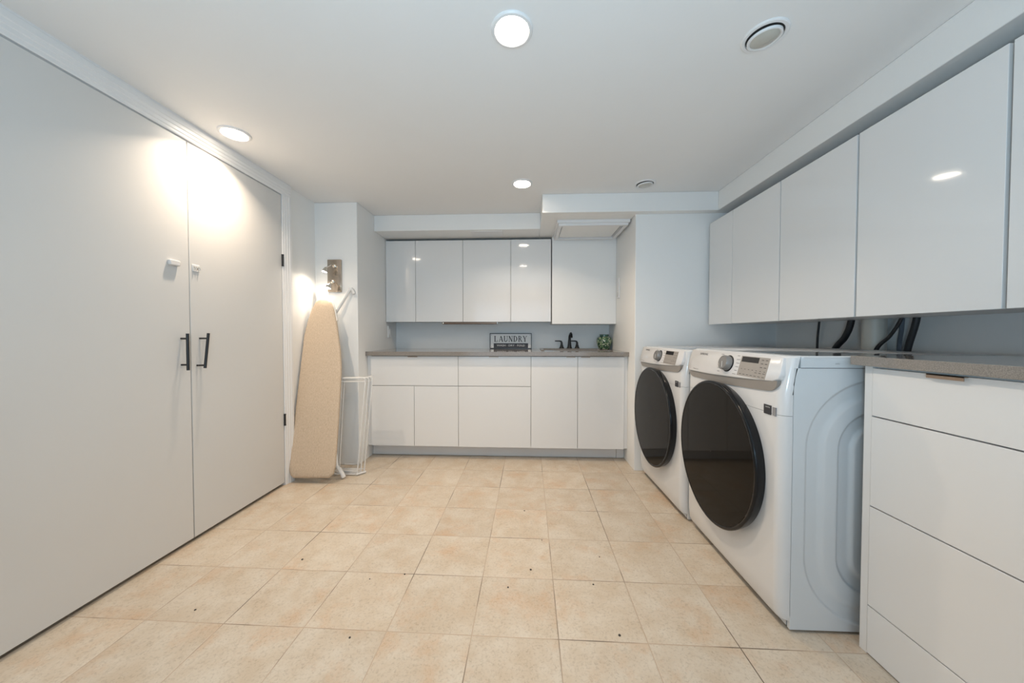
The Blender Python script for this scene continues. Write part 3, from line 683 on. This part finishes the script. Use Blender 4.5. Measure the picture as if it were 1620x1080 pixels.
    for k in range(6):
        b = FH * (0.88 - 0.155 * k)
        for sgn, off, ww in ((1, 0.058, 0.020), (-1, -0.060, 0.024)):
            o_ = off + sgn * 0.006 * math.cos(PI * (k - 2.5) / 5) ; wv = ww * (0.7 + 0.1 * ((k * 7 + (sgn > 0) * 3) % 4))
            c = at(0.325 + o_, b, 0.0043)
            (mb if sgn > 0 else mb2).loft([[c + exv * p + ey * q + en * d for p, q in ((-wv / 2, -0.0013), (wv / 2, -0.0013), (wv / 2, 0.0013), (-wv / 2, 0.0013))] for d in (0, 0.0003)])
    mb.build('cycle_names', M['inkg'], r, smooth=False); mb2.build('cycle_names', M['inkg'], r, smooth=False)
    # brand and tagline
    text_mb('SAMSUNG', at(0.545, FH * 0.80, 0.0), exv, ey, 0.011, 0.0046, stretch=1.05).build('lettering', M['ink'], r, smooth=False)
    text_mb(tagline, at(0.585, low(0.585) + 0.012, 0.0), exv, ey, 0.0050, 0.0046, stretch=1.1).build('lettering', M['ink'], r, smooth=False)
    # display block
    def patch(a0, a1, b0, b1, d0, d1): 
        return MB().loft([[org + ex * a + ey * b + en * d for a, b in ((a0, b0), (a1, b0), (a1, b1), (a0, b1))] for d in (d0, d1)])
    dp = patch(0.078, 0.245, FH * 0.085, FH * 0.90, 0.002, 0.0046).build('display_panel', M['greydisp'], r, smooth=False)
    patch(0.135, 0.238, FH * 0.66, FH * 0.875, 0.004, 0.0050).build('screen', M['screen'], dp, smooth=False)
    mb = MB()
    for k in range(7):
        for rw in range(3):
            if rw == 1 and k > 2: continue
            c = at(0.09 + k * 0.0225, FH * (0.16 + 0.13 * rw), 0.0048); wv = 0.013
            if rw == 2: c = at(0.09 + k * 0.0225, FH * 0.37, 0.0048); wv = 0.006
            mb.loft([[c + exv * p + ey * q + en * d for p, q in ((-wv / 2, -0.0009), (wv / 2, -0.0009), (wv / 2, 0.0009), (-wv / 2, 0.0009))] for d in (0, 0.0003)])
    for k in range(2):
        for rw in range(3):
            c = at(0.092 + k * 0.022, FH * (0.52 + 0.14 * rw), 0.0048); wv = 0.012
            mb.loft([[c + exv * p + ey * q + en * d for p, q in ((-wv / 2, -0.001), (wv / 2, -0.001), (wv / 2, 0.001), (-wv / 2, 0.001))] for d in (0, 0.0003)])
    mb.build('button_prints', M['ink'], dp, smooth=False)
    # side marks on the near side
    MB().box(0.062, D - 0.002, -0.0006, 0.0008, h - 0.0445, h - 0.0425).build('side_seam', M['inkg'], r, smooth=False)
    text_mb('AW0', (0.185, -0.0002, h - 0.028), (1, 0, 0), (0, 0, 1), 0.0045, 0.0003).build('side_print', M['inkg'], r, smooth=False)
    # door
    cy, cz = W / 2 + 0.028, h * 0.526
    R = 0.308
    def round_part(prof): 
        mb = MB().lathe(prof, (0, 0, 0), (-1, 0, 0), seg=96, cap=False)
        mb.v = [(x, cy + y, cz + z * 1.07) for x, y, z in mb.v]; return mb
    round_part([(R - 0.040, 0.004), (R - 0.010, -0.004), (R - 0.008, 0.004), (R - 0.004, 0.014), (R - 0.0005, 0.030), (R, 0.036), (R - 0.002, 0.040), (R - 0.006, 0.042), (R - 0.012, 0.0415), (R - 0.014, 0.039)]).build('door_ring', M['ring'], r, angle=60)
    round_part([(R - 0.0138, 0.0405), (R - 0.06, 0.0415), (0.15, 0.043), (0.001, 0.0435)]).build('door_glass', M['dglass'], r, angle=60)
    return r
machine('dryer', (0.902, 1.219, 0), 0.0, 0.990, 'white front-loading dryer with round black door, nearest the camera beside the drawer cabinet', 'Moisture Sensor')
machine('washer', (0.883, 1.932, 0), math.radians(1.2), 0.978, 'white front-loading washer with round black door, standing by the nook wall', 'Vibration Reduction', 0.665)

# ------------------------------------------------------------------ pipes and hoses behind the machines
o = MB().tube([(1.835, 1.853, 0.0), (1.835, 1.853, ZS - 0.002)], 0.047, 28).build('drain_pipe', M['pvc']); tag(o, 'thick cream vertical pipe behind the dryer', 'pipe')
def bez(p, n=14):
    p = [Vector(q) for q in p]; out = []
    q = [p[0] + (p[0] - p[1])] + p + [p[-1] + (p[-1] - p[-2])]
    for i in range(1, len(q) - 2):
        for k in range(n):
            t = k / n; out.append(0.5 * ((2 * q[i]) + (-q[i - 1] + q[i + 1]) * t + (2 * q[i - 1] - 5 * q[i] + 4 * q[i + 1] - q[i + 2]) * t * t + (-q[i - 1] + 3 * q[i] - 3 * q[i + 1] + q[i + 2]) * t ** 3))
    out.append(p[-1]); return out
def hose(name, pts, r, m, label, cat, group=None):
    o = MB().tube(bez(pts), r, 12).build(name, M[m]); tag(o, label, cat, group); return o
G = 'hoses and cables behind the machines'
hose('power_cable', [(1.885, 2.23, 1.30), (1.875, 2.235, 1.13), (1.875, 2.245, 1.0), (1.875, 2.25, 0.6)], 0.006, 'blackrub', 'thin straight black cable on the wall behind the washer', 'cable', G)
hose('drain_hose', [(1.84, 1.975, 1.30), (1.84, 1.985, 1.14), (1.84, 2.02, 1.05), (1.84, 2.085, 0.97), (1.84, 2.14, 0.80), (1.84, 2.16, 0.5)], 0.016, 'blackrub', 'thick curved black hose left of the cream pipe', 'hose', G)
hose('supply_tube', [(1.772, 1.62, 1.30), (1.772, 1.665, 1.15), (1.772, 1.715, 1.06), (1.772, 1.785, 0.98), (1.772, 1.81, 0.80), (1.772, 1.80, 0.5)], 0.0055, 'blackrub', 'slim curved dark tube right of the cream pipe, the farther of a pair', 'tube', G)
hose('supply_tube', [(1.757, 1.60, 1.30), (1.757, 1.645, 1.15), (1.757, 1.695, 1.06), (1.757, 1.76, 0.98), (1.757, 1.79, 0.80), (1.757, 1.78, 0.5)], 0.0055, 'blackrub', 'slim curved dark tube right of the cream pipe, the nearer of a pair', 'tube', G)
pts = bez([(1.88, 1.755, 1.3), (1.88, 1.765, 1.10), (1.88, 1.775, 0.97), (1.88, 1.78, 0.6)], 60)
o = MB().tube(pts, [0.008 + 0.0018 * (i % 2) for i in range(len(pts))], 10).build('corrugated_hose', M['bluegrey']); tag(o, 'ribbed blue-grey hose between the dark tubes and the straight black hose', 'hose', G)
hose('drain_hose', [(1.84, 1.655, 1.3), (1.84, 1.665, 1.14), (1.84, 1.70, 0.99), (1.84, 1.73, 0.8), (1.84, 1.735, 0.5)], 0.013, 'blackrub', 'nearly straight thick black hose, nearest the drawer cabinet', 'hose', G)

# ------------------------------------------------------------------ wall sconce with two spots
sc = empty('wall_spotlight', (-1.546, YS, 1.54), 'polished wall fixture with two lit swivel spots above the ironing board', 'wall lamp')
P(MB().box(-1.603, -1.492, YS - 0.018, YS, 1.408, 1.668), 'back_plate', M['chromes'], sc, bevel=0.002)
def head(joint, tip, aim, power, cone):
    j = Vector(joint); t = Vector(tip); a = (Vector(aim) - t).normalized()
    ch = MB().tube([(j.x, YS - 0.018, j.z), (j.x, j.y, j.z), tuple(t - a * 0.030)], 0.0045, 10).lathe([(0.014, 0), (0.014, 0.006), (0.008, 0.009)], (j.x, YS - 0.018, j.z), (0, -1, 0), seg=20)
    P(ch, 'swivel_arm', M['chrome'], sc)
    hd = P(MB().lathe([(0.007, -0.034), (0.012, -0.028), (0.018, -0.010), (0.021, 0.0), (0.021, 0.005), (0.0185, 0.005), (0.0180, -0.002)], tuple(t), tuple(a), seg=28, cap=False), 'lamp_head', M['chrome'], sc)
    P(MB().lathe([(0.018, 0.0005), (0.012, 0.005), (0.001, 0.007)], tuple(t), tuple(a), seg=24), 'bulb', M['bulb_on'], sc)
    l = bpy.data.lights.new('spot_glow', 'SPOT'); l.energy = power; l.color = (1.0, 0.86, 0.70); l.spot_size = math.radians(cone); l.spot_blend = 0.8; l.shadow_soft_size = 0.018
    lo = bpy.data.objects.new('spot_glow', l); C.objects.link(lo); lo.location = t + a * 0.012; lo.rotation_euler = a.to_track_quat('-Z', 'Y').to_euler()
head((-1.545, 2.60, 1.615), (-1.578, 2.565, 1.560), (-1.72, 2.42, 1.0), 2.2, 145)
head((-1.560, 2.60, 1.490), (-1.550, 2.565, 1.432), (-1.66, 2.40, 0.9), 1.4, 120)

# ------------------------------------------------------------------ ironing board leaning on the wall
fwd = Vector((-math.sin(yaw) * math.cos(pit), math.cos(yaw) * math.cos(pit), -math.sin(pit)))
rgt = Vector((math.cos(yaw), math.sin(yaw), 0)); upv = rgt.cross(fwd)
BN = Vector((0, -1.0, 0.195)).normalized()        # board faces the room, leaning back
BP = Vector((-1.515, 2.312, 0.08))
outline = [(464, 755), (460, 751), (458.5, 742), (458.5, 717), (461, 671), (464.5, 626), (469, 590), (474.5, 558), (481, 531), (487.5, 508), (493.5, 490), (500, 478), (507.5, 472), (516.5, 472), (524, 478), (528.5, 490), (532, 508), (535, 531), (538, 554), (539.5, 581), (538.5, 604), (536, 649), (533, 694), (530, 736), (527, 749), (520, 755)]
bp = []
for px, py in outline:   # the outline's real size on the leaning plane
    d = fwd * FPX + rgt * (px - 810) + upv * (540 - py); o0 = Vector((0, 0, HE)); t = (BP - o0).dot(BN) / d.dot(BN); q = o0 + d * t
    q.x = max(q.x, XL + 0.012); bp.append(q)
ib = empty('ironing_board', (-1.52, 2.36, 0), 'ironing board with beige cover standing folded against the short wall', 'ironing board')
cen = sum(bp, Vector()) / len(bp)
def shrink(k, d): return [cen + (q - cen) * k + BN * d for q in bp]
P(MB().loft([shrink(1.0, -0.012), shrink(1.006, -0.004), shrink(1.0, 0.004), shrink(0.975, 0.009), shrink(0.90, 0.010)]), 'cover', M['cover'], ib, angle=60)
# padded white edge showing past the cover at the nose
nose = [q for q in bp[9:17]]
P(MB().tube([q + (q - cen).normalized() * 0.004 - BN * 0.010 for q in nose], 0.0075, 10), 'pad_edge', M['pad'], ib)
P(MB().loft([[cen + (q - cen) * 0.965 - BN * d for q in bp] for d in (0.013, 0.018)]), 'metal_deck', M['whitemetal'], ib, smooth=False)
P(MB().tube([(-1.408, 2.635, 1.435), (-1.535, 2.590, 1.20), (-1.56, 2.545, 1.02), (-1.55, 2.44, 0.45), (-1.54, 2.40, 0.16)], 0.0135, 12), 'leg', M['whitemetal'], ib)
P(MB().tube([(-1.690, 2.630, 1.425), (-1.645, 2.60, 1.30), (-1.59, 2.565, 1.10), (-1.47, 2.44, 0.45), (-1.395, 2.388, 0.10), (-1.362, 2.392, 0.045)], 0.0125, 12), 'leg', M['whitemetal'], ib)
P(MB().tube([(-1.376, 2.390, 0.085), (-1.349, 2.398, 0.013)], [0.011, 0.016], 14), 'foot_cap', M['whitemetal'], ib)
P(MB().tube([(-1.408, 2.635, 1.435), (-1.395, 2.640, 1.42), (-1.385, 2.640, 1.39)], 0.0135, 12), 'foot_cap', M['whitemetal'], ib)

# ------------------------------------------------------------------ folded drying rack
dr = empty('drying_rack', (-1.32, 2.52, 0), 'folded white wire drying rack leaning between the ironing board and the cabinets', 'drying rack')
for i in range(3):
    dy = 0.022 * i; dx = 0.016 * i
    tl, tr = Vector((-1.415 + dx * 0.4, 2.475 + dy, 0.735)), Vector((-1.215 + dx, 2.475 + dy, 0.735))
    bl, br = Vector((-1.455 + dx * 0.5, 2.452 + dy, 0.012)), Vector((-1.275 + dx, 2.452 + dy, 0.012))
    loop = [tl, tr, br, bl]; mb = MB()
    cr = []
    for k in range(4):
        p, q, s_ = loop[k - 1], loop[k], loop[(k + 1) % 4]
        a = q + (p - q).normalized() * 0.015; b = q + (s_ - q).normalized() * 0.015; cr += [a, (a + b) / 2 * 0.5 + q * 0.5, b]
    cr.append(cr[0]); cr.append(cr[1])
    mb.tube(cr, 0.0045, 8)
    for zf in (0.035, 0.962):
        a = bl.lerp(tl, zf); b = br.lerp(tr, zf); mb.tube([a, b], 0.0035, 8)
    P(mb, 'wire_frame', M['whitemetal'], dr)
P(MB().tube([(-1.235, 2.470, 0.735), (-1.195, 2.535, 0.742)], 0.006, 10), 'hinge_pin', M['whitemetal'], dr)
P(MB().tube([(-1.280, 2.447, 0.012), (-1.235, 2.505, 0.012)], 0.0075, 10), 'hinge_pin', M['whitemetal'], dr)
P(MB().tube([(-1.43, 2.56, 0.045), (-1.345, 2.56, 0.045)], 0.005, 10), 'cross_bar', M['whitemetal'], dr)

# ------------------------------------------------------------------ crumbs on the tiles
mb = MB()
for x, y, q in ((-0.012, 2.005, 4), (0.020, 1.498, 5), (-0.077, 1.388, 4), (-0.540, 1.445, 4), (-0.682, 1.41, 3), (0.285, 1.42, 4), (0.330, 1.18, 5), (-1.06, 1.52, 5), (1.30, 1.19, 5), (0.35, 1.60, 3), (-0.62, 1.13, 4), (-1.28, 1.22, 4), (0.08, 1.72, 3)):
    r_ = q * 0.001; mb.lathe([(r_, 0), (r_ * 0.8, r_ * 0.5), (r_ * 0.2, r_ * 0.7)], (x, y, 0.0002), seg=6)
o = mb.build('floor_crumbs', M['dark']); o['kind'] = 'stuff'; tag(o, 'tiny dark crumbs scattered on the beige tiles', 'crumbs')
